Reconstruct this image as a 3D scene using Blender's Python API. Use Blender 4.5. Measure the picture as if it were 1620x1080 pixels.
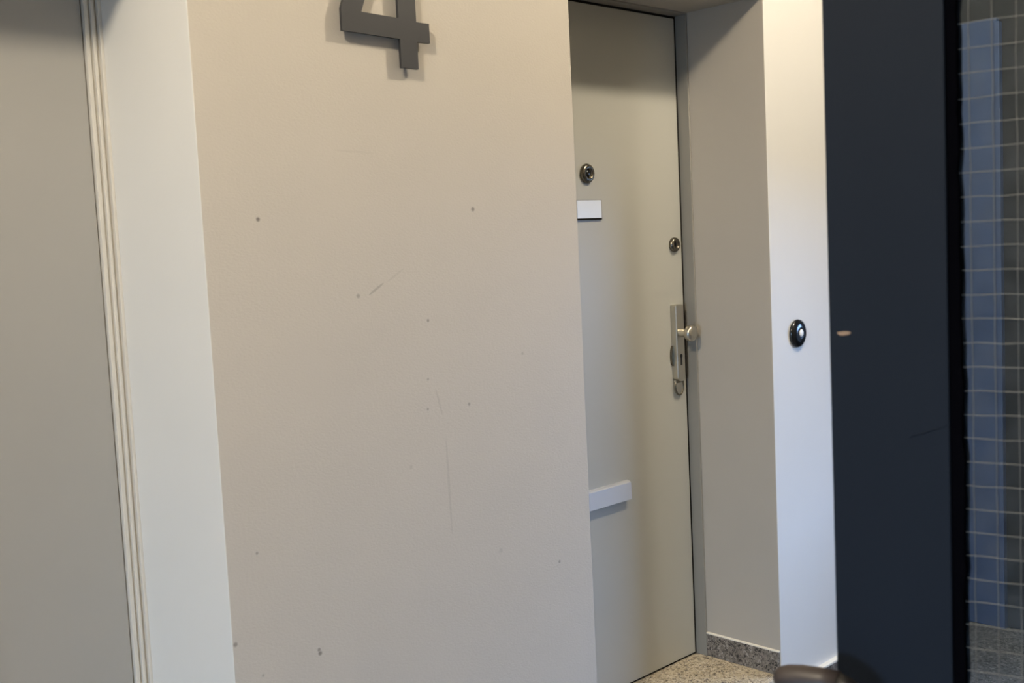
import bpy, bmesh, math, random
from mathutils import Vector, Matrix

random.seed(4)
for o in list(bpy.data.objects):
    bpy.data.objects.remove(o)
S = bpy.context.scene
COL = S.collection

# ------------------------------------------------------------------ camera
# world: X runs along the corridor wall, Y goes into it (wall face at Y=0), Z=0 is the door-niche floor
cam_d = bpy.data.cameras.new('camera')
cam_d.sensor_width = 36.0
cam_d.lens = 36.0 * 1747.95 / 1620.0
cam_d.clip_start = 0.02
cam_d.dof.use_dof = True
cam_d.dof.focus_distance = 3.3
cam_d.dof.aperture_fstop = 9.0
cam = bpy.data.objects.new('camera', cam_d)
COL.objects.link(cam)
_r = Vector((0.71789696, -0.69450616, -0.04780323))
_u = Vector((0.09384349, 0.02850542, 0.9951788))
_f = Vector((0.68979516, 0.71892185, -0.08563884))
cam.matrix_world = Matrix(((_r.x, _u.x, -_f.x, -1.00577), (_r.y, _u.y, -_f.y, -1.84841),
                           (_r.z, _u.z, -_f.z, 1.36108), (0, 0, 0, 1)))
S.camera = cam

# ------------------------------------------------------------------ light and exposure
S.view_settings.view_transform = 'Standard'
S.view_settings.look = 'None'
S.view_settings.gamma = 1.0
S.view_settings.use_curve_mapping = False
S.view_settings.exposure = 0.18

w = bpy.data.worlds.new('daylight')
S.world = w
w.use_nodes = True
bg = w.node_tree.nodes['Background']
bg.inputs[0].default_value = (0.62, 0.78, 1.0, 1)
bg.inputs[1].default_value = 0.25


def lamp(name, loc, power, col, radius):
    d = bpy.data.lights.new(name, 'POINT')
    d.energy = power
    d.color = col
    d.shadow_soft_size = radius
    o = bpy.data.objects.new(name, d)
    o.location = loc
    COL.objects.link(o)
    return o


WARM = (1.0, 0.87, 0.67)
lamp('ceiling_lamp', (1.76, -1.08, 2.94), 92, WARM, 0.065)
lamp('ceiling_lamp', (-1.26, -1.13, 2.84), 133, WARM, 0.08)


def window_light(name, loc, target, sx, sy, power, col):
    d = bpy.data.lights.new(name, 'AREA')
    d.shape = 'RECTANGLE'
    d.size, d.size_y = sx, sy
    d.energy = power
    d.color = col
    o = bpy.data.objects.new(name, d)
    o.location = loc
    o.rotation_euler = (Vector(target) - Vector(loc)).to_track_quat('-Z', 'Y').to_euler()
    COL.objects.link(o)
    return o


# sky light slanting in through the low windows of the outside wall and of the corridor end
window_light('window_daylight', (-6.2, -2.75, 1.9), (-2.5, -1.6, 0.6), 2.6, 2.8, 1250, (0.41, 0.66, 1.0))
window_light('window_daylight', (5.0, -2.2, 2.3), (2.4, -0.8, 1.0), 2.4, 2.8, 460, (0.33, 0.55, 1.0))

# ------------------------------------------------------------------ dimensions
WC = 1.0108            # right end of the middle wall
XR = 1.8529            # right side of the far door niche
XE = 3.0               # corridor end
DF = 0.3149            # door faces inside the far niche
DL = 0.372             # near door face
HS = 2.058              # soffit
FL = -0.112            # corridor floor
CE = 3.05              # ceiling

# ------------------------------------------------------------------ materials


def mat(name, col, rough=0.6, metal=0.0, spec=0.5):
    m = bpy.data.materials.new(name)
    m.use_nodes = True
    b = m.node_tree.nodes['Principled BSDF']
    b.inputs['Base Color'].default_value = (*col, 1)
    b.inputs['Roughness'].default_value = rough
    b.inputs['Metallic'].default_value = metal
    b.inputs['Specular IOR Level'].default_value = spec
    return m


def N(m, t, **kw):
    n = m.node_tree.nodes.new(t)
    for k, v in kw.items():
        setattr(n, k, v)
    return n


def L(m, a, b):
    m.node_tree.links.new(a, b)


def mottled(name, col, rough, amount=0.05, scale=6.0, bump=0.1, bscale=300.0, bdist=0.001, spec=0.5, stretch=(1, 1, 1), metal=0.0):
    """paint: a faint uneven tone plus a fine surface grain"""
    m = mat(name, col, rough, metal, spec)
    b = m.node_tree.nodes['Principled BSDF']
    tc = N(m, 'ShaderNodeTexCoord')
    mp = N(m, 'ShaderNodeMapping')
    mp.inputs['Scale'].default_value = stretch
    L(m, tc.outputs['Object'], mp.inputs[0])
    n1 = N(m, 'ShaderNodeTexNoise')
    n1.inputs['Scale'].default_value = scale
    n1.inputs['Detail'].default_value = 4
    L(m, mp.outputs[0], n1.inputs['Vector'])
    mx = N(m, 'ShaderNodeMix', data_type='RGBA')
    mx.inputs['A'].default_value = (*[c * (1 - amount) for c in col], 1)
    mx.inputs['B'].default_value = (*[min(1, c * (1 + amount)) for c in col], 1)
    L(m, n1.outputs['Fac'], mx.inputs['Factor'])
    L(m, mx.outputs['Result'], b.inputs['Base Color'])
    n2 = N(m, 'ShaderNodeTexNoise')
    n2.inputs['Scale'].default_value = bscale
    n2.inputs['Detail'].default_value = 3
    L(m, mp.outputs[0], n2.inputs['Vector'])
    bp = N(m, 'ShaderNodeBump')
    bp.inputs['Strength'].default_value = bump
    bp.inputs['Distance'].default_value = bdist
    L(m, n2.outputs['Fac'], bp.inputs['Height'])
    L(m, bp.outputs['Normal'], b.inputs['Normal'])
    return m


def add_marks(m, spots, scratches, dark):
    """dirt specks and hairline scuffs at fixed places on the wall, mixed over the paint"""
    nt = m.node_tree
    b = nt.nodes['Principled BSDF']
    base = b.inputs['Base Color'].links[0].from_socket
    tc = N(m, 'ShaderNodeTexCoord')
    total = None

    def acc(sock):
        nonlocal total
        if total is None:
            total = sock
        else:
            a = N(m, 'ShaderNodeMath', operation='MAXIMUM')
            L(m, total, a.inputs[0])
            L(m, sock, a.inputs[1])
            total = a.outputs[0]

    def falloff(sock, r, k):
        mr = N(m, 'ShaderNodeMapRange')
        mr.inputs['From Min'].default_value = 0.45 * r
        mr.inputs['From Max'].default_value = r
        mr.inputs['To Min'].default_value = k
        mr.inputs['To Max'].default_value = 0
        L(m, sock, mr.inputs['Value'])
        acc(mr.outputs[0])

    for (x, z, r, k) in spots:
        d = N(m, 'ShaderNodeVectorMath', operation='DISTANCE')
        d.inputs[1].default_value = (x, 0, z)
        L(m, tc.outputs['Object'], d.inputs[0])
        falloff(d.outputs['Value'], r, k)
    for (x0, z0, x1, z1, r, k) in scratches:
        # distance to a segment as half of (|p-a| + |p-b| - |a-b|), turned into a thin ellipse
        s = None
        for (x, z) in ((x0, z0), (x1, z1)):
            d = N(m, 'ShaderNodeVectorMath', operation='DISTANCE')
            d.inputs[1].default_value = (x, 0, z)
            L(m, tc.outputs['Object'], d.inputs[0])
            if s is None:
                s = d.outputs['Value']
            else:
                a = N(m, 'ShaderNodeMath', operation='ADD')
                L(m, s, a.inputs[0])
                L(m, d.outputs['Value'], a.inputs[1])
                s = a.outputs[0]
        ln = math.hypot(x1 - x0, z1 - z0)
        sub = N(m, 'ShaderNodeMath', operation='SUBTRACT')
        sub.inputs[1].default_value = ln
        L(m, s, sub.inputs[0])
        falloff(sub.outputs[0], 2 * r * r / ln, k)
    mx = N(m, 'ShaderNodeMix', data_type='RGBA')
    L(m, total, mx.inputs['Factor'])
    L(m, base, mx.inputs['A'])
    mx.inputs['B'].default_value = (*dark, 1)
    L(m, mx.outputs['Result'], b.inputs['Base Color'])


def terrazzo(name, base, chips, scale, rough):
    m = mat(name, base, rough)
    b = m.node_tree.nodes['Principled BSDF']
    tc = N(m, 'ShaderNodeTexCoord')
    nz = N(m, 'ShaderNodeTexNoise')
    nz.inputs['Scale'].default_value = scale * 0.8
    nz.inputs['Detail'].default_value = 2
    L(m, tc.outputs['Object'], nz.inputs['Vector'])
    mxv = N(m, 'ShaderNodeMix', data_type='RGBA', blend_type='LINEAR_LIGHT')
    mxv.inputs['Factor'].default_value = 0.012
    L(m, tc.outputs['Object'], mxv.inputs['A'])
    L(m, nz.outputs['Color'], mxv.inputs['B'])
    v = N(m, 'ShaderNodeTexVoronoi')
    v.inputs['Scale'].default_value = scale
    L(m, mxv.outputs['Result'], v.inputs['Vector'])
    sep = N(m, 'ShaderNodeSeparateColor')
    L(m, v.outputs['Color'], sep.inputs[0])
    cr = N(m, 'ShaderNodeValToRGB')
    cr.color_ramp.interpolation = 'CONSTANT'
    e = cr.color_ramp.elements
    e[0].position, e[0].color = 0, (*chips[0][1], 1)
    e[1].position, e[1].color = chips[1][0], (*chips[1][1], 1)
    for pos, c in chips[2:]:
        k = e.new(pos)
        k.color = (*c, 1)
    L(m, sep.outputs[0], cr.inputs[0])
    L(m, cr.outputs[0], b.inputs['Base Color'])
    return m


GREIGE = mottled('greige_wall_paint', (0.50, 0.46, 0.40), 0.55, 0.03, 5, 0.35, 150, 0.0015, 0.3, (1, 1, 1.6))
add_marks(GREIGE,
          [(.116, 1.435, .0055, .75), (.666, 1.448, .0065, .6), (.338, 1.275, .006, .4), (.519, 1.210, .0045, .55),
           (.625, 1.013, .005, .45), (.505, 1.018, .004, .4), (.510, 1.083, .004, .35), (.893, .588, .005, .5),
           (.192, .565, .006, .7), (.190, .573, .005, .6), (.006, .637, .006, .55), (.065, .80, .004, .45), (.06, .56, .004, .35),
           (.80, 1.11, .005, .25), (.45, .90, .006, .15), (.70, .66, .008, .15)],
          [(.365, 1.275, .405, 1.298, .0030, .30), (.415, 1.30, .46, 1.325, .003, .10), (.555, .73, .552, .95, .004, .12),
           (.53, 1.06, .545, 1.00, .003, .14), (.30, 1.57, .40, 1.566, .003, .06)],
          (0.10, 0.085, 0.075))
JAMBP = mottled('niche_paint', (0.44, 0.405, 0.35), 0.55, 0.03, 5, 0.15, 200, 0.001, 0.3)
WHITE = mottled('white_wall_paint', (0.71, 0.70, 0.67), 0.5, 0.02, 5, 0.12, 200, 0.001, 0.35)
CEILM = mat('ceiling_paint', (0.42, 0.41, 0.40), 0.8)
OUTER = mottled('beige_corridor_paint', (0.30, 0.285, 0.26), 0.6, 0.03, 5, 0.12, 200, 0.001, 0.3)
DOORP = mottled('grey_door_paint', (0.44, 0.435, 0.39), 0.42, 0.02, 4, 0.05, 250, 0.0005, 0.4)
DOORN = mottled('near_door_paint', (0.37, 0.36, 0.335), 0.45, 0.02, 4, 0.05, 250, 0.0005, 0.3)
FRAMEP = mottled('grey_frame_paint', (0.26, 0.245, 0.215), 0.45, 0.02, 4, 0.05, 250, 0.0005, 0.4)
FRAMEL = mottled('pale_frame_paint', (0.64, 0.61, 0.55), 0.4, 0.02, 4, 0.05, 250, 0.0005, 0.4)
CREAM = mat('cream_caulk', (0.85, 0.80, 0.70), 0.5)
TERR_F = terrazzo('sandy_terrazzo', (0.5, 0.45, 0.36),
                  [(0, (0.05, 0.04, 0.035)), (0.10, (0.20, 0.15, 0.10)), (0.25, (0.46, 0.39, 0.27)), (0.55, (0.58, 0.51, 0.38)),
                   (0.82, (0.68, 0.62, 0.52))], 190, 0.45)
TERR_B = terrazzo('grey_granite', (0.25, 0.23, 0.21),
                  [(0, (0.02, 0.018, 0.018)), (0.16, (0.10, 0.085, 0.075)), (0.34, (0.19, 0.17, 0.145)), (0.66, (0.25, 0.22, 0.19)),
                   (0.9, (0.36, 0.33, 0.30))], 170, 0.4)
TERR_D = terrazzo('dark_terrazzo', (0.06, 0.06, 0.06),
                  [(0, (0.03, 0.03, 0.03)), (0.2, (0.10, 0.095, 0.09)), (0.6, (0.17, 0.16, 0.15)), (0.9, (0.26, 0.25, 0.24))], 150, 0.5)
STEEL = mottled('satin_nickel', (0.56, 0.53, 0.46), 0.32, 0.04, 20, 0.03, 400, 0.0003, 0.5, (1, 1, 1), 1.0)
DSTEEL = mat('dark_nickel', (0.19, 0.17, 0.135), 0.26, 1.0)
ALU = mottled('anodised_aluminium', (0.60, 0.60, 0.60), 0.42, 0.02, 30, 0.03, 500, 0.0002, 0.5, (1, 1, 1), 0.3)
PLATE = mat('pale_plastic_plate', (0.72, 0.76, 0.82), 0.3)
BLACK = mat('black_void', (0.008, 0.008, 0.009), 0.7)
GAP = mat('dark_gap_and_holder', (0.014, 0.012, 0.010), 0.9, 0, 0.1)  # near-black for the shade in the door gap, also the name plate holder
DIGIT = mottled('dark_grey_digit', (0.025, 0.0255, 0.028), 0.55, 0.05, 20, 0.05, 400, 0.0003)
NAVY = mottled('navy_door_paint', (0.0085, 0.0120, 0.019), 0.6, 0.10, 9, 0.12, 60, 0.001, 0.1, (1, 1, 0.25))
GASKET = mat('black_glazing_gasket', (0.002, 0.002, 0.003), 0.9, 0, 0.0)
WOOD = mat('bare_wood', (0.24, 0.165, 0.11), 0.7)
BAKE = mottled('dark_brown_handle', (0.030, 0.022, 0.020), 0.5, 0.1, 30, 0.03, 300, 0.0003)
BLACKM = mat('black_metal', (0.01, 0.009, 0.009), 0.4)
GLOSSB = mat('gloss_black_plastic', (0.006, 0.007, 0.008), 0.16, 0, 0.6)
BUTTON = mat('white_button', (0.88, 0.88, 0.86), 0.35)
SLATE = mottled('slate_blue', (0.052, 0.082, 0.165), 0.5, 0.25, 9, 0.1, 100, 0.001)
CHAR = mottled('charcoal_paint', (0.019, 0.0195, 0.020), 0.6, 0.2, 4, 0.1, 100, 0.001)
WIRE = mat('wire', (0.15, 0.147, 0.138), 0.5, 0.3)

GLASS = bpy.data.materials.new('wired_cast_glass')
GLASS.use_nodes = True
nt = GLASS.node_tree
nt.nodes.remove(nt.nodes['Principled BSDF'])
out = nt.nodes['Material Output']
tr = N(GLASS, 'ShaderNodeBsdfTransparent')
tr.inputs[0].default_value = (0.72, 0.77, 0.80, 1)
gl = N(GLASS, 'ShaderNodeBsdfGlossy')
gl.inputs['Roughness'].default_value = 0.04
df = N(GLASS, 'ShaderNodeBsdfDiffuse')
df.inputs[0].default_value = (0.30, 0.32, 0.34, 1)
fr = N(GLASS, 'ShaderNodeFresnel')
fr.inputs[0].default_value = 1.5
m1 = N(GLASS, 'ShaderNodeMixShader')
m1.inputs[0].default_value = 0.10
m2 = N(GLASS, 'ShaderNodeMixShader')
tcg = N(GLASS, 'ShaderNodeTexCoord')
ng = N(GLASS, 'ShaderNodeTexNoise')
ng.inputs['Scale'].default_value = 35
ng.inputs['Detail'].default_value = 4
L(GLASS, tcg.outputs['Object'], ng.inputs['Vector'])
mrg = N(GLASS, 'ShaderNodeMapRange')
mrg.inputs['From Min'].default_value = 0.35
mrg.inputs['From Max'].default_value = 0.7
mrg.inputs['To Min'].default_value = 0.008
mrg.inputs['To Max'].default_value = 0.06
L(GLASS, ng.outputs['Fac'], mrg.inputs['Value'])
L(GLASS, mrg.outputs[0], m1.inputs[0])
bpg = N(GLASS, 'ShaderNodeBump')
bpg.inputs['Strength'].default_value = 0.25
bpg.inputs['Distance'].default_value = 0.002
L(GLASS, ng.outputs['Fac'], bpg.inputs['Height'])
L(GLASS, bpg.outputs[0], gl.inputs['Normal'])
L(GLASS, tr.outputs[0], m1.inputs[1])
L(GLASS, df.outputs[0], m1.inputs[2])
frm = N(GLASS, 'ShaderNodeMath', operation='MULTIPLY')
frm.inputs[1].default_value = 0.3
L(GLASS, fr.outputs[0], frm.inputs[0])
L(GLASS, frm.outputs[0], m2.inputs[0])
L(GLASS, m1.outputs[0], m2.inputs[1])
L(GLASS, gl.outputs[0], m2.inputs[2])
L(GLASS, m2.outputs[0], out.inputs[0])

# ------------------------------------------------------------------ mesh helpers


def add_box(bm, a, b, mi=0, bev=0.0):
    t = bmesh.new()
    bmesh.ops.create_cube(t, size=1)
    for v in t.verts:
        v.co = Vector([a[i] + (v.co[i] + 0.5) * (b[i] - a[i]) for i in range(3)])
    if bev:
        bmesh.ops.bevel(t, geom=list(t.edges), offset=bev, segments=2, profile=0.5, affect='EDGES')
    for f in t.faces:
        f.material_index = mi
    me = bpy.data.meshes.new('t')
    t.to_mesh(me)
    t.free()
    bm.from_mesh(me)
    bpy.data.meshes.remove(me)


def box(a, b, bev=0.0):
    bm = bmesh.new()
    add_box(bm, a, b, 0, bev)
    return bm


def add_prism(bm, pts, y0, y1, bev=0.0, mi=0):
    """polygon in the XZ plane, extruded from y0 to y1"""
    t = bmesh.new()
    va = [t.verts.new((x, y0, z)) for x, z in pts]
    f = t.faces.new(va)
    r = bmesh.ops.extrude_face_region(t, geom=[f])
    for v in r['geom']:
        if isinstance(v, bmesh.types.BMVert):
            v.co.y = y1
    bmesh.ops.recalc_face_normals(t, faces=list(t.faces))
    if bev:
        bmesh.ops.bevel(t, geom=list(t.edges), offset=bev, segments=2, profile=0.5, affect='EDGES')
    for f in t.faces:
        f.material_index = mi
    me = bpy.data.meshes.new('t')
    t.to_mesh(me)
    t.free()
    bm.from_mesh(me)
    bpy.data.meshes.remove(me)


def prism(pts, y0, y1, bev=0.0):
    bm = bmesh.new()
    add_prism(bm, pts, y0, y1, bev)
    return bm


def add_lathe(bm, prof, M=None, seg=40):
    """profile of (radius, height) turned about local Z, then placed by M; both ends closed"""
    M = M or Matrix()
    rings = []
    for r, h in prof:
        if r < 1e-6:
            rings.append([bm.verts.new(M @ Vector((0, 0, h)))])
        else:
            rings.append([bm.verts.new(M @ Vector((r * math.cos(2 * math.pi * k / seg), r * math.sin(2 * math.pi * k / seg), h))) for k in range(seg)])
    fs = []
    for a, b in zip(rings, rings[1:]):
        for k in range(seg):
            q = [a[k % len(a)], a[(k + 1) % len(a)], b[(k + 1) % len(b)], b[k % len(b)]]
            u = []
            for v in q:
                if v not in u:
                    u.append(v)
            if len(u) > 2:
                fs.append(bm.faces.new(u))
    for ring, rev in ((rings[0], True), (rings[-1], False)):
        if len(ring) > 2:
            fs.append(bm.faces.new(ring[::-1] if rev else ring))
    bmesh.ops.recalc_face_normals(bm, faces=fs)
    for f in fs:
        f.smooth = True


OUTY = Matrix(((1, 0, 0, 0), (0, 0, -1, 0), (0, 1, 0, 0), (0, 0, 0, 1)))   # turned axis points out of the wall (-Y)


def lathe_y(prof, x, y, z, seg=40):
    bm = bmesh.new()
    add_lathe(bm, prof, Matrix.Translation((x, y, z)) @ OUTY, seg)
    return bm


def add_tube(bm, pts, rad, seg=16, cap=True):
    """round tube along points, with one radius per point"""
    pts = [Vector(p) for p in pts]
    if not isinstance(rad, (list, tuple)):
        rad = [rad] * len(pts)
    rings = []
    ref = None
    for i, p in enumerate(pts):
        d = (pts[min(i + 1, len(pts) - 1)] - pts[max(i - 1, 0)]).normalized()
        if ref is None:
            ref = Vector((0, 0, 1)) if abs(d.z) < 0.9 else Vector((1, 0, 0))
        a = d.cross(ref).normalized()
        b = a.cross(d)
        ref = b
        rings.append([bm.verts.new(p + rad[i] * (a * math.cos(2 * math.pi * k / seg) + b * math.sin(2 * math.pi * k / seg))) for k in range(seg)])
    fs = []
    for a, b in zip(rings, rings[1:]):
        for k in range(seg):
            fs.append(bm.faces.new((a[k], a[(k + 1) % seg], b[(k + 1) % seg], b[k])))
    if cap:
        fs.append(bm.faces.new(rings[0][::-1]))
        fs.append(bm.faces.new(rings[-1]))
    bmesh.ops.recalc_face_normals(bm, faces=fs)
    for f in fs:
        f.smooth = True


def obj(name, bm, mats, parent=None, label=None, loc=(0, 0, 0)):
    me = bpy.data.meshes.new(name)
    bm.to_mesh(me)
    bm.free()
    for m in (mats if isinstance(mats, (list, tuple)) else [mats]):
        me.materials.append(m)
    o = bpy.data.objects.new(name, me)
    COL.objects.link(o)
    o.location = loc
    if parent is not None:
        o.parent = parent
    if label:
        o['label'] = label
    return o


def empty(name, loc=(0, 0, 0)):
    o = bpy.data.objects.new(name, None)
    o.location = loc
    o.empty_display_size = 0.1
    COL.objects.link(o)
    return o


def tag(o, label, cat, kind=None):
    o['label'] = label
    o['category'] = cat
    if kind:
        o['kind'] = kind
    return o


def struct(o, label, cat):
    return tag(o, label, cat, 'structure')


# ------------------------------------------------------------------ the corridor shell
struct(obj('floor', box((-4.0, -3.4, FL - 0.1), (XE + 0.3, 0.0, FL)), TERR_D), 'dark grey speckled terrazzo floor of the corridor, below the door step', 'floor')
struct(obj('ceiling', box((-4.0, -3.4, CE), (XE + 0.3, 0.8, CE + 0.1)), CEILM), 'off-white plaster ceiling of the corridor', 'ceiling')

# middle wall: greige front, white side towards the near door
bm = bmesh.new()
add_box(bm, (0.0, 0.0, FL), (WC, 0.8, CE), 0, 0.0022)
bm.faces.ensure_lookup_table()
for f in bm.faces:
    if f.normal.x < -0.6:
        f.material_index = 1
struct(obj('wall_middle', bm, [GREIGE, WHITE]), 'greige wall with faint scuffs carrying the dark digit, white on its narrow side', 'wall')

bm = bmesh.new()
add_box(bm, (XR, 0.0, FL), (XE, 0.8, CE), 0, 0.0025)
bm.faces.ensure_lookup_table()
for f in bm.faces:
    if f.normal.x < -0.9:
        f.material_index = 1
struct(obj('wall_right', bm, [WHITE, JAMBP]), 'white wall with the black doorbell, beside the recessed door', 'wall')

XL = -0.90            # left side of the near niche
struct(obj('wall_left', box((-4.0, 0.0, FL), (XL, 0.8, CE)), WHITE), 'white corridor wall on the far side of the near recessed door', 'wall')
for i, (a, b) in enumerate(((WC, XR), (XL, 0.0))):
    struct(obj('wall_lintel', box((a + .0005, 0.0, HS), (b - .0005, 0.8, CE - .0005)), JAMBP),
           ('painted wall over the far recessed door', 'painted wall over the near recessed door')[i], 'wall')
bm = bmesh.new()
for a, b in (((XE, -0.66, FL), (XE + 0.2, 0.8, CE)), ((XE, -3.3, FL), (XE + 0.2, -1.95, CE)), ((XE, -1.95, FL), (XE + 0.2, -0.66, 0.62)), ((XE, -1.95, 1.42), (XE + 0.2, -0.66, CE))):
    add_box(bm, a, b)
struct(obj('wall_end', bm, CHAR), 'dark charcoal wall at the end of the corridor, behind the wired glass', 'wall')
# corridor side the camera stands on: a wall that starts at the navy door's hinge, and the outside wall with its low window
struct(obj('wall_near', box((0.29, -2.36, FL), (XE, -2.12, CE)), OUTER), 'beige corridor wall the navy door is hinged on', 'wall')
struct(obj('wall_outer', box((-4.0, -3.3, FL), (0.53, -3.1, CE)), OUTER), 'beige outside wall behind the camera', 'wall')
struct(obj('wall_return', box((0.29, -3.1, FL), (0.53, -2.36, CE)), OUTER), 'short beige return wall behind the navy door hinge', 'wall')
bm = bmesh.new()
for a, b in (((-4.2, -1.8, FL), (-4.0, 0.8, CE)), ((-4.2, -3.3, FL), (-4.0, -2.7, CE)), ((-4.2, -2.7, FL), (-4.0, -1.8, 0.10)), ((-4.2, -2.7, 1.25), (-4.0, -1.8, CE))):
    add_box(bm, a, b)
struct(obj('wall_side', bm, OUTER), 'beige wall with a low window closing the corridor beside the near door', 'wall')

# door steps (the niches are one step up from the corridor)
for i, (a, b) in enumerate(((WC, XR), (XL, 0.0))):
    struct(obj('floor_step', box((a + .0005, 0.0005, FL), (b - .0005, 0.8, 0.0), 0.003), TERR_F),
           ('sandy speckled terrazzo step in front of the far grey door', 'sandy speckled terrazzo step in front of the near grey door')[i], 'floor')

# skirting with a cream sealed top edge
t = struct(obj('baseboard_niche', box((XR - 0.006, 0.004, 0.0), (XR + 0.01, 0.275, 0.0745), 0.0015), TERR_B),
           'grey speckled stone skirting with a cream top edge inside the door niche', 'baseboard')
obj('top_edge', box((XR - 0.0075, 0.002, 0.0742), (XR + 0.01, 0.275, 0.0792), 0.0012), CREAM, t, 'cream sealed top edge')
t = struct(obj('baseboard_right', box((XR, -0.016, FL), (XE, 0.01, -0.042), 0.0015), TERR_B),
           'grey speckled stone skirting with a cream top edge under the doorbell wall', 'baseboard')
obj('top_edge', box((XR, -0.018, -0.0425), (XE, 0.01, -0.034), 0.002), CREAM, t, 'cream sealed top edge')
t = struct(obj('baseboard_middle', box((0.0, -0.016, FL), (WC, 0.01, -0.042), 0.0015), TERR_B),
           'grey speckled stone skirting below the greige wall', 'baseboard')
obj('top_edge', box((0.0, -0.018, -0.0425), (WC, 0.01, -0.034), 0.002), CREAM, t, 'cream sealed top edge')

# ------------------------------------------------------------------ the far grey door
lx0, lx1 = WC + 0.014, XR - 0.0160
d1 = struct(empty('door_1', (lx0, DF, 0.0)), 'grey apartment door with peephole, nickel lock set and letter slot, in the far niche', 'door')


def rel(root):
    """part builder: meshes are written in world coordinates and moved into the thing's own space"""
    off = Vector(root.location)

    def f(name, bm, m, parent=None, label=None):
        bmesh.ops.translate(bm, verts=list(bm.verts), vec=-off)
        return obj(name, bm, m, parent if parent is not None else root, label)
    return f


p1 = rel(d1)
p1('leaf', box((lx0, DF, 0.006), (lx1, DF + 0.045, HS - 0.0125), 0.002), DOORP)
p1('gap_shade', box((WC + 0.0005, DF + 0.002, 0.001), (XR - 0.0005, DF + 0.06, HS - 0.0005)), GAP, None, 'dark sheet standing for the shade in the gap around the door leaf')  # almost flush sheet, coloured dark as the shade in the gap

# peephole
px, pz = 1.3995, 1.5605
ph = p1('peephole', lathe_y([(0.0275, -0.001), (0.0285, 0.004), (0.0265, 0.009), (0.022, 0.0125), (0.0165, 0.0135), (0.013, 0.011), (0.012, 0.006), (0.0, 0.006)],
                            px, DF, pz), DSTEEL, None, 'round dark nickel peephole')
p1('lens', lathe_y([(0.0118, 0.005), (0.0105, 0.009), (0.006, 0.0115), (0.0, 0.012)], px, DF, pz), GLOSSB, ph, 'dark glass lens')
# name plate
npl = p1('name_plate', box((1.345, DF - 0.006, 1.4265), (1.455, DF + 0.002, 1.4845), 0.0012), GAP, None, 'pale blank name plate in a dark holder')
p1('card', box((1.3465, DF - 0.0075, 1.4315), (1.4515, DF - 0.004, 1.4835), 0.0006), PLATE, npl, 'pale blank card')
# upper lock
lk = p1('deadlock_rosette', lathe_y([(0.0225, -0.001), (0.0235, 0.004), (0.022, 0.010), (0.0165, 0.014), (0.0125, 0.0135), (0.0115, 0.0105), (0.0, 0.0105)],
                                    1.7955, DF, 1.342), DSTEEL, None, 'dark nickel lock rosette')
p1('keyhole', box((1.7945, DF - 0.0125, 1.3365), (1.7965, DF - 0.0095, 1.3475)), BLACK, lk)
# lock set: a long deep plate with a round pull knob, keyhole and a hanging cylinder cover
HX = 1.7865
hd = empty('door_handle', (0, 0, 0))
hd.parent = d1
hd['label'] = 'satin nickel pull knob on a long deep back plate with keyhole'


def hpart(name, bm, m, parent=None, label=None):
    return p1(name, bm, m, parent if parent is not None else hd, label)


wz = 0.0195
pts = [(HX - wz, 1.153), (HX + wz, 1.153)]
pts += [(HX + wz * math.cos(a), 0.925 - 0.016 * math.sin(a)) for a in [math.pi * k / 14 for k in range(15)]]
hpart('back_plate', prism(pts[::-1], DF - 0.024, DF + 0.001, 0.003), STEEL)
bm = bmesh.new()
kz = 1.0635
add_lathe(bm, [(0.0145, 0.02), (0.0135, 0.026), (0.013, 0.05), (0.014, 0.056), (0.0, 0.056)], Matrix.Translation((HX, DF, kz)) @ OUTY, 28)
hpart('neck', bm, STEEL)
bm = bmesh.new()
add_lathe(bm, [(0.0, 0.052), (0.021, 0.052), (0.0245, 0.055), (0.0255, 0.062), (0.0245, 0.070), (0.020, 0.0745), (0.010, 0.0765), (0.0, 0.077)],
          Matrix.Translation((HX, DF, kz)) @ OUTY, 40)
hpart('knob', bm, STEEL)
bm = bmesh.new()
add_prism(bm, [(HX - 0.002 + .0060 * math.cos(a), 0.991 + .0065 * math.sin(a)) for a in [2 * math.pi * k / 20 for k in range(20)]], DF - 0.0248, DF - 0.023)
add_prism(bm, [(HX - 0.0062, 0.962), (HX + 0.0022, 0.962), (HX + 0.0012, 0.989), (HX - 0.0052, 0.989)], DF - 0.0247, DF - 0.023)
hpart('keyhole', bm, BLACK)
# cover hanging under the plate
cxx, ctop, cr_ = HX + 0.002, 0.913, 0.0185
pts = [(cxx - cr_, ctop), (cxx + cr_, ctop)] + [(cxx + cr_ * math.cos(a), 0.893 - 0.026 * math.sin(a)) for a in [math.pi * k / 16 for k in range(17)]]
hpart('cylinder_cover', prism(pts[::-1], DF - 0.010, DF + 0.001, 0.0015), STEEL)
bm = bmesh.new()
path = [(cxx - cr_ - .0015, DF - 0.010, ctop - .004)] + [(cxx - (cr_ + .0015) * math.cos(a), DF - 0.010, 0.893 - 0.0275 * math.sin(a)) for a in [math.pi * k / 16 for k in range(17)]] + [(cxx + cr_ + .0015, DF - 0.010, ctop - .004)]
add_tube(bm, path, 0.0026, 8)
add_tube(bm, [(cxx - cr_, DF - 0.0115, 0.9065), (cxx + cr_, DF - 0.0115, 0.9065)], 0.0018, 8)
hpart('cover_rim', bm, DSTEEL, None, 'dark nickel rim')
bm = bmesh.new()  # thin dark half-disc showing at the left of the back plate
pts = [(HX - wz - .010, 0.985), (HX - wz - .010, 1.012), (HX - wz + .004, 1.026), (HX - wz + .004, 0.968)]
add_prism(bm, [(HX - wz + .004 - .013 * math.sin(a), 0.992 + .034 * math.cos(a)) for a in [math.pi * k / 16 for k in range(17)]], DF - 0.008, DF + 0.001, 0.0012)
hpart('side_crescent', bm, DSTEEL, None, 'dark nickel half-disc along the left edge of the plate')

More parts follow.
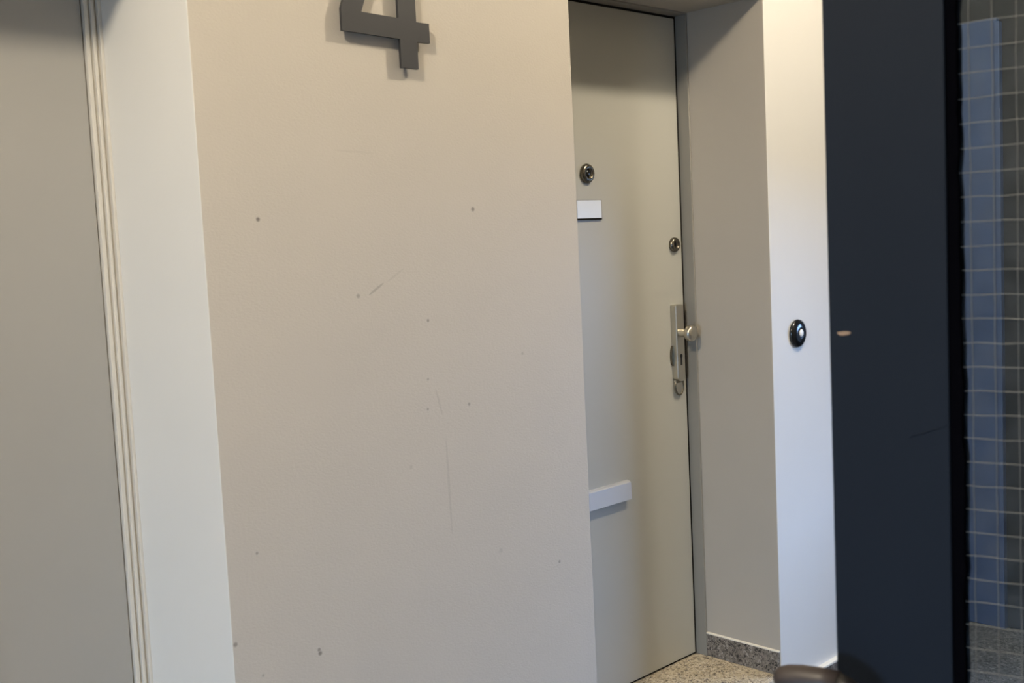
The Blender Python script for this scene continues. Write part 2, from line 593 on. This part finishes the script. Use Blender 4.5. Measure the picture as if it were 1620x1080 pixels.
# letter slot hood
sl = empty('letter_slot', (0, 0, 0))
sl.parent = d1
sl['label'] = 'projecting aluminium letter flap'
sx0, sx1 = 1.268, 1.528
bm = bmesh.new()
# section in YZ extruded along X
sec = [(DF + .001, 0.6375), (DF - .016, 0.6365), (DF - .0195, 0.6335), (DF - .0205, 0.5815), (DF - .0175, 0.5815), (DF - .0165, 0.631), (DF - .014, 0.633), (DF + .001, 0.634)]
va = [bm.verts.new((sx0, y, z)) for y, z in sec]
vb = [bm.verts.new((sx1 - (.006 if y < DF - .015 else 0.0), y, z)) for y, z in sec]
fs = [bm.faces.new(va[::-1]), bm.faces.new(vb)]
for k in range(len(sec)):
    k2 = (k + 1) % len(sec)
    fs.append(bm.faces.new((va[k], va[k2], vb[k2], vb[k])))
bmesh.ops.recalc_face_normals(bm, faces=fs)
p1('flap', bm, ALU, sl)
p1('slot_frame', box((sx0 - .004, DF - .004, 0.586), (sx1 + .001, DF + .001, 0.637), 0.001), ALU, sl)
p1('opening', box((sx0 + .01, DF - .0046, 0.590), (sx1 - .012, DF - .003, 0.628)), BLACK, sl)

# its frame: a slim lining inside the niche
bm = bmesh.new()
fy0 = 0.2755
add_box(bm, (XR - 0.0075, fy0, 0.0), (XR, DF + 0.10, HS), 0, 0.0012)
add_box(bm, (WC, fy0, 0.0), (WC + 0.0085, DF + 0.10, HS), 0, 0.0012)
add_box(bm, (WC + 0.0085, fy0, HS - 0.0055), (XR - 0.0075, DF + 0.10, HS + .0003), 0, 0.0012)
struct(obj('trim_1', bm, FRAMEP), 'slim grey metal frame lining the far door niche', 'door frame')

# ------------------------------------------------------------------ the near grey door
d2 = struct(empty('door_2', (-0.45, DL, 0.0)), 'plain grey door close by, in the near niche beside the greige wall', 'door')
p2 = rel(d2)
p2('leaf', box((XL + 0.034, DL, 0.006), (-0.033, DL + 0.045, HS - 0.0045), 0.002), DOORN)
bm = bmesh.new()
for s, e in ((0.0, 1), (XL, -1)):
    a = lambda x: s - e * x
    for x0, x1, y0 in ((0.0, 0.0065, 0.350), (0.0065, 0.0115, 0.362), (0.0115, 0.0185, 0.357), (0.0185, 0.0225, 0.366), (0.0225, 0.031, 0.362)):
        add_box(bm, (min(a(x0), a(x1)), y0, 0.0), (max(a(x0), a(x1)), DL + 0.08, HS), 0, 0.001)
add_box(bm, (XL + 0.031, 0.352, HS - 0.012), (-0.031, DL + 0.08, HS), 0, 0.001)
struct(obj('trim_2', bm, FRAMEL), 'pale ribbed frame at the edge of the near grey door', 'door frame')

# ------------------------------------------------------------------ door at the corridor end, seen through the wired glass
d3 = struct(empty('door_3', (XE, -0.45, FL)), 'dark door with slate blue uprights at the corridor end, seen through wired glass', 'door')
p3 = rel(d3)
p3('leaf', box((XE - 0.02, -0.55, FL + 0.005), (XE - .0005, -0.222, 2.07), 0.002), CHAR)
bm = bmesh.new()  # plain slate blue uprights on both sides of the leaf
add_box(bm, (XE - 0.035, -0.222, FL), (XE - .0005, -0.055, 2.075), 0, 0.003)
add_box(bm, (XE - 0.035, -0.64, FL), (XE - .0005, -0.55, 2.075), 0, 0.003)
add_box(bm, (XE - 0.045, -0.234, FL), (XE - .0005, -0.216, 2.06), 0, 0.003)
p3('blue_uprights', bm, SLATE, None, 'slate blue uprights beside the dark leaf')

# ------------------------------------------------------------------ the big digit
n4 = tag(empty('house_number', (0.436, 0.0, 1.742)), 'big dark grey metal digit 4 standing off the greige wall', 'house number')
pn = rel(n4)
zt = 2.135
k_ = 0.39
outer = [(0.469, 1.742), (0.5145, 1.742), (0.5145, 1.7985), (0.5495, 1.7985), (0.5495, 1.8395), (0.5145, 1.8395), (0.5145, zt), (0.431, zt), (0.3235, 1.848), (0.3235, 1.804), (0.469, 1.8005)]
inner = [(0.373, 1.8455), (0.4675, 1.843), (0.4675, 2.082)]
bm = bmesh.new()
# the face is cut along a bridge so that the counter stays open
poly_front = []
yb, yf = -0.013, -0.020
o_f = [bm.verts.new((x, yf, z)) for x, z in outer]
i_f = [bm.verts.new((x, yf, z)) for x, z in inner]
o_b = [bm.verts.new((x, yb, z)) for x, z in outer]
i_b = [bm.verts.new((x, yb, z)) for x, z in inner]


def quads(o, i):
    # outer indices: 0 foot L,1 foot R,2,3 stub,4,5,6 top R,7 top L,8 bar top L,9 bar bottom L,10 crotch ; inner: 0 left,1 right,2 top
    return [(o[0], o[1], o[2], o[10]), (o[2], o[3], o[4], o[5]), (o[10], o[2], o[5], i[1]), (o[9], o[10], i[1], i[0]), (o[8], o[9], i[0]),
            (o[7], o[8], i[0], i[2]), (o[6], o[7], i[2]), (o[5], o[6], i[2], i[1])]


for q in quads(o_f, i_f):
    bm.faces.new(q)
for q in quads(o_b, i_b):
    bm.faces.new(q[::-1])
for a, b in ((o_f, o_b), (i_f, i_b)):
    for k in range(len(a)):
        k2 = (k + 1) % len(a)
        bm.faces.new((a[k], a[k2], b[k2], b[k]))
bmesh.ops.recalc_face_normals(bm, faces=list(bm.faces))
pn('digit', bm, DIGIT)
for x, z in ((0.491, 1.775), (0.36, 1.826), (0.491, 2.10)):
    pn('standoff_pin', lathe_y([(0.004, -0.001), (0.004, 0.0135)], x, 0.0, z, 12), STEEL)

# ------------------------------------------------------------------ doorbell
db = tag(empty('doorbell', (1.992, 0.0, 1.051)), 'round glossy black doorbell with a white button on the white wall', 'doorbell')
pb = rel(db)
pb('housing', lathe_y([(0.042, -0.0005), (0.044, 0.003), (0.0428, 0.008), (0.036, 0.0125), (0.027, 0.0155), (0.018, 0.0168), (0.0155, 0.0165), (0.0, 0.0165)], 1.990, 0.0, 1.051, 48), GLOSSB)
pb('button', lathe_y([(0.0115, 0.0155), (0.0115, 0.0172), (0.0095, 0.0187), (0.0, 0.0195)], 1.990, 0.0, 1.0525, 32), BUTTON, None, 'white push button')

# ------------------------------------------------------------------ the navy glazed door standing open beside the camera
HIN = Vector((0.24272, -2.06243, FL))
d4 = struct(empty('door_4', HIN), 'navy blue door with wired glass standing open in the foreground', 'door')
d4.rotation_euler = (0, 0, math.radians(102))
TH = 0.044
HT = 2.14
LW = 0.8535
bm = bmesh.new()
gx0, gx1, gz0, gz1 = 0.125, 0.731, 0.62, 2.0
for a, b in (((0, -TH, 0.008), (gx0, 0, HT)), ((gx1, -TH, 0.008), (LW, 0, HT)), ((gx0, -TH, 0.008), (gx1, 0, gz0)), ((gx0, -TH, gz1), (gx1, 0, HT))):
    add_box(bm, a, b, 0, 0.0015)
obj('leaf', bm, NAVY, d4)
# glazing gasket: four strips with a slightly ragged inner edge
bm = bmesh.new()


def ragged(x0, xin, z0, z1, n=70):
    fs = []
    prev = None
    for k in range(n + 1):
        z = z0 + (z1 - z0) * k / n
        xi = xin + random.uniform(-.0012, .0012) + .0012 * math.sin(z * 9)
        ring = [bm.verts.new((x, y, z)) for x, y in ((x0, -.0035), (xi, -.0085), (xi, -.034), (x0, -.034))]
        if prev:
            for j in range(4):
                fs.append(bm.faces.new((prev[j], prev[(j + 1) % 4], ring[(j + 1) % 4], ring[j])))
        else:
            fs.append(bm.faces.new(ring))
        prev = ring
    fs.append(bm.faces.new(prev[::-1]))
    bmesh.ops.recalc_face_normals(bm, faces=fs)


ragged(gx1 + .0003, gx1 - .0105, gz0, gz1)
ragged(gx0 - .0003, gx0 + .0105, gz0, gz1)
add_box(bm, (gx0, -.034, gz0 - .0003), (gx1, -.006, gz0 + .011))
add_box(bm, (gx0, -.034, gz1 - .011), (gx1, -.006, gz1 + .0003))
obj('glazing_gasket', bm, GASKET, d4, 'black glazing gasket')
obj('glass_pane', box((gx0 + .002, -.024, gz0 + .002), (gx1 - .002, -.018, gz1 - .002)), GLASS, d4)
# wires lie in the middle of the pane
bm = bmesh.new()
zz0 = 1.56125 - FL


def wire(p, q, n, wob, r=0.00042):
    pts = []
    for k in range(n + 1):
        v = Vector(p).lerp(Vector(q), k / n)
        off = random.uniform(-wob, wob)
        v += Vector((off if abs(q[2] - p[2]) > .1 else 0, 0, off if abs(q[2] - p[2]) < .1 else 0))
        pts.append(v)
    add_tube(bm, pts, r, 4, False)


k = -60
while k < 60:
    z = zz0 + 0.0247 * k
    if gz0 + .012 < z < gz1 - .012:
        wire((gx0 + .004, -.0174, z), (gx1 - .004, -.0174, z), 26, .0008)
    x = 0.6676 + 0.0219 * k
    if gx0 + .01 < x < gx1 - .008:
        wire((x, -.0174, gz0 + .004), (x, -.0174, gz1 - .004), 50, .0005)
    k += 1
obj('wire_mesh', bm, WIRE, d4, 'square wire mesh cast in the glass')
# paint chip near the free edge
bm = bmesh.new()
cz, cx_ = 1.2513 - FL, 0.8376
vs = []
for k in range(18):
    a = 2 * math.pi * k / 18
    vs.append((cx_ + .0072 * math.cos(a) * (1 + .12 * math.sin(3 * a)), cz + .0024 * math.sin(a) * (1 + .18 * math.cos(2 * a + 1))))
add_prism(bm, vs, -.0010, .0005)
obj('paint_chip', bm, WOOD, d4, 'chip showing bare wood')
# a fine ridge where the paint has split
bm = bmesh.new()
add_tube(bm, [(0.771, .0001, 1.141 - FL), (0.765, .0003, 1.1455 - FL), (0.757, .0003, 1.147 - FL), (0.748, .0004, 1.1515 - FL), (0.739, .0003, 1.1535 - FL), (0.733, .0001, 1.157 - FL)],
         [.0002, .0005, .0006, .0006, .0005, .0002], 6)
obj('paint_crack', bm, NAVY, d4)
# lever handle: brown grip, black elbow and rose
hz = 0.8805 - FL
hn = empty('door_handle')
hn.parent = d4
hn['label'] = 'dark brown lever handle with a black neck'
bm = bmesh.new()
gp = [(0.9045, .055, hz - .0055), (0.9035, .055, hz - .005), (0.9010, .055, hz - .004), (0.8965, .055, hz - .0025), (0.888, .055, hz - .001), (0.872, .055, hz + .001), (0.855, .055, hz + .002), (0.834, .055, hz + .003)]
add_tube(bm, gp, [.002, .0060, .0102, .0134, .0150, .0154, .0150, .0140], 20)
obj('grip', bm, BAKE, hn, 'dark brown rounded grip')
bm = bmesh.new()
np_ = [(0.838, .055, hz + .002), (0.828, .055, hz - .002), (0.818, .053, hz - .009), (0.810, .046, hz - .020), (0.806, .034, hz - .032), (0.805, .018, hz - .040), (0.805, .002, hz - .042)]
add_tube(bm, np_, [.0140, .0142, .0140, .0128, .0115, .0110, .0105], 20)
obj('neck', bm, BLACKM, hn, 'black metal neck')
bm = bmesh.new()
add_box(bm, (0.783, -.0005, hz - .18), (0.827, .006, hz - .022), 0, .002)
obj('rose_plate', bm, BLACKM, hn, 'black metal back plate')
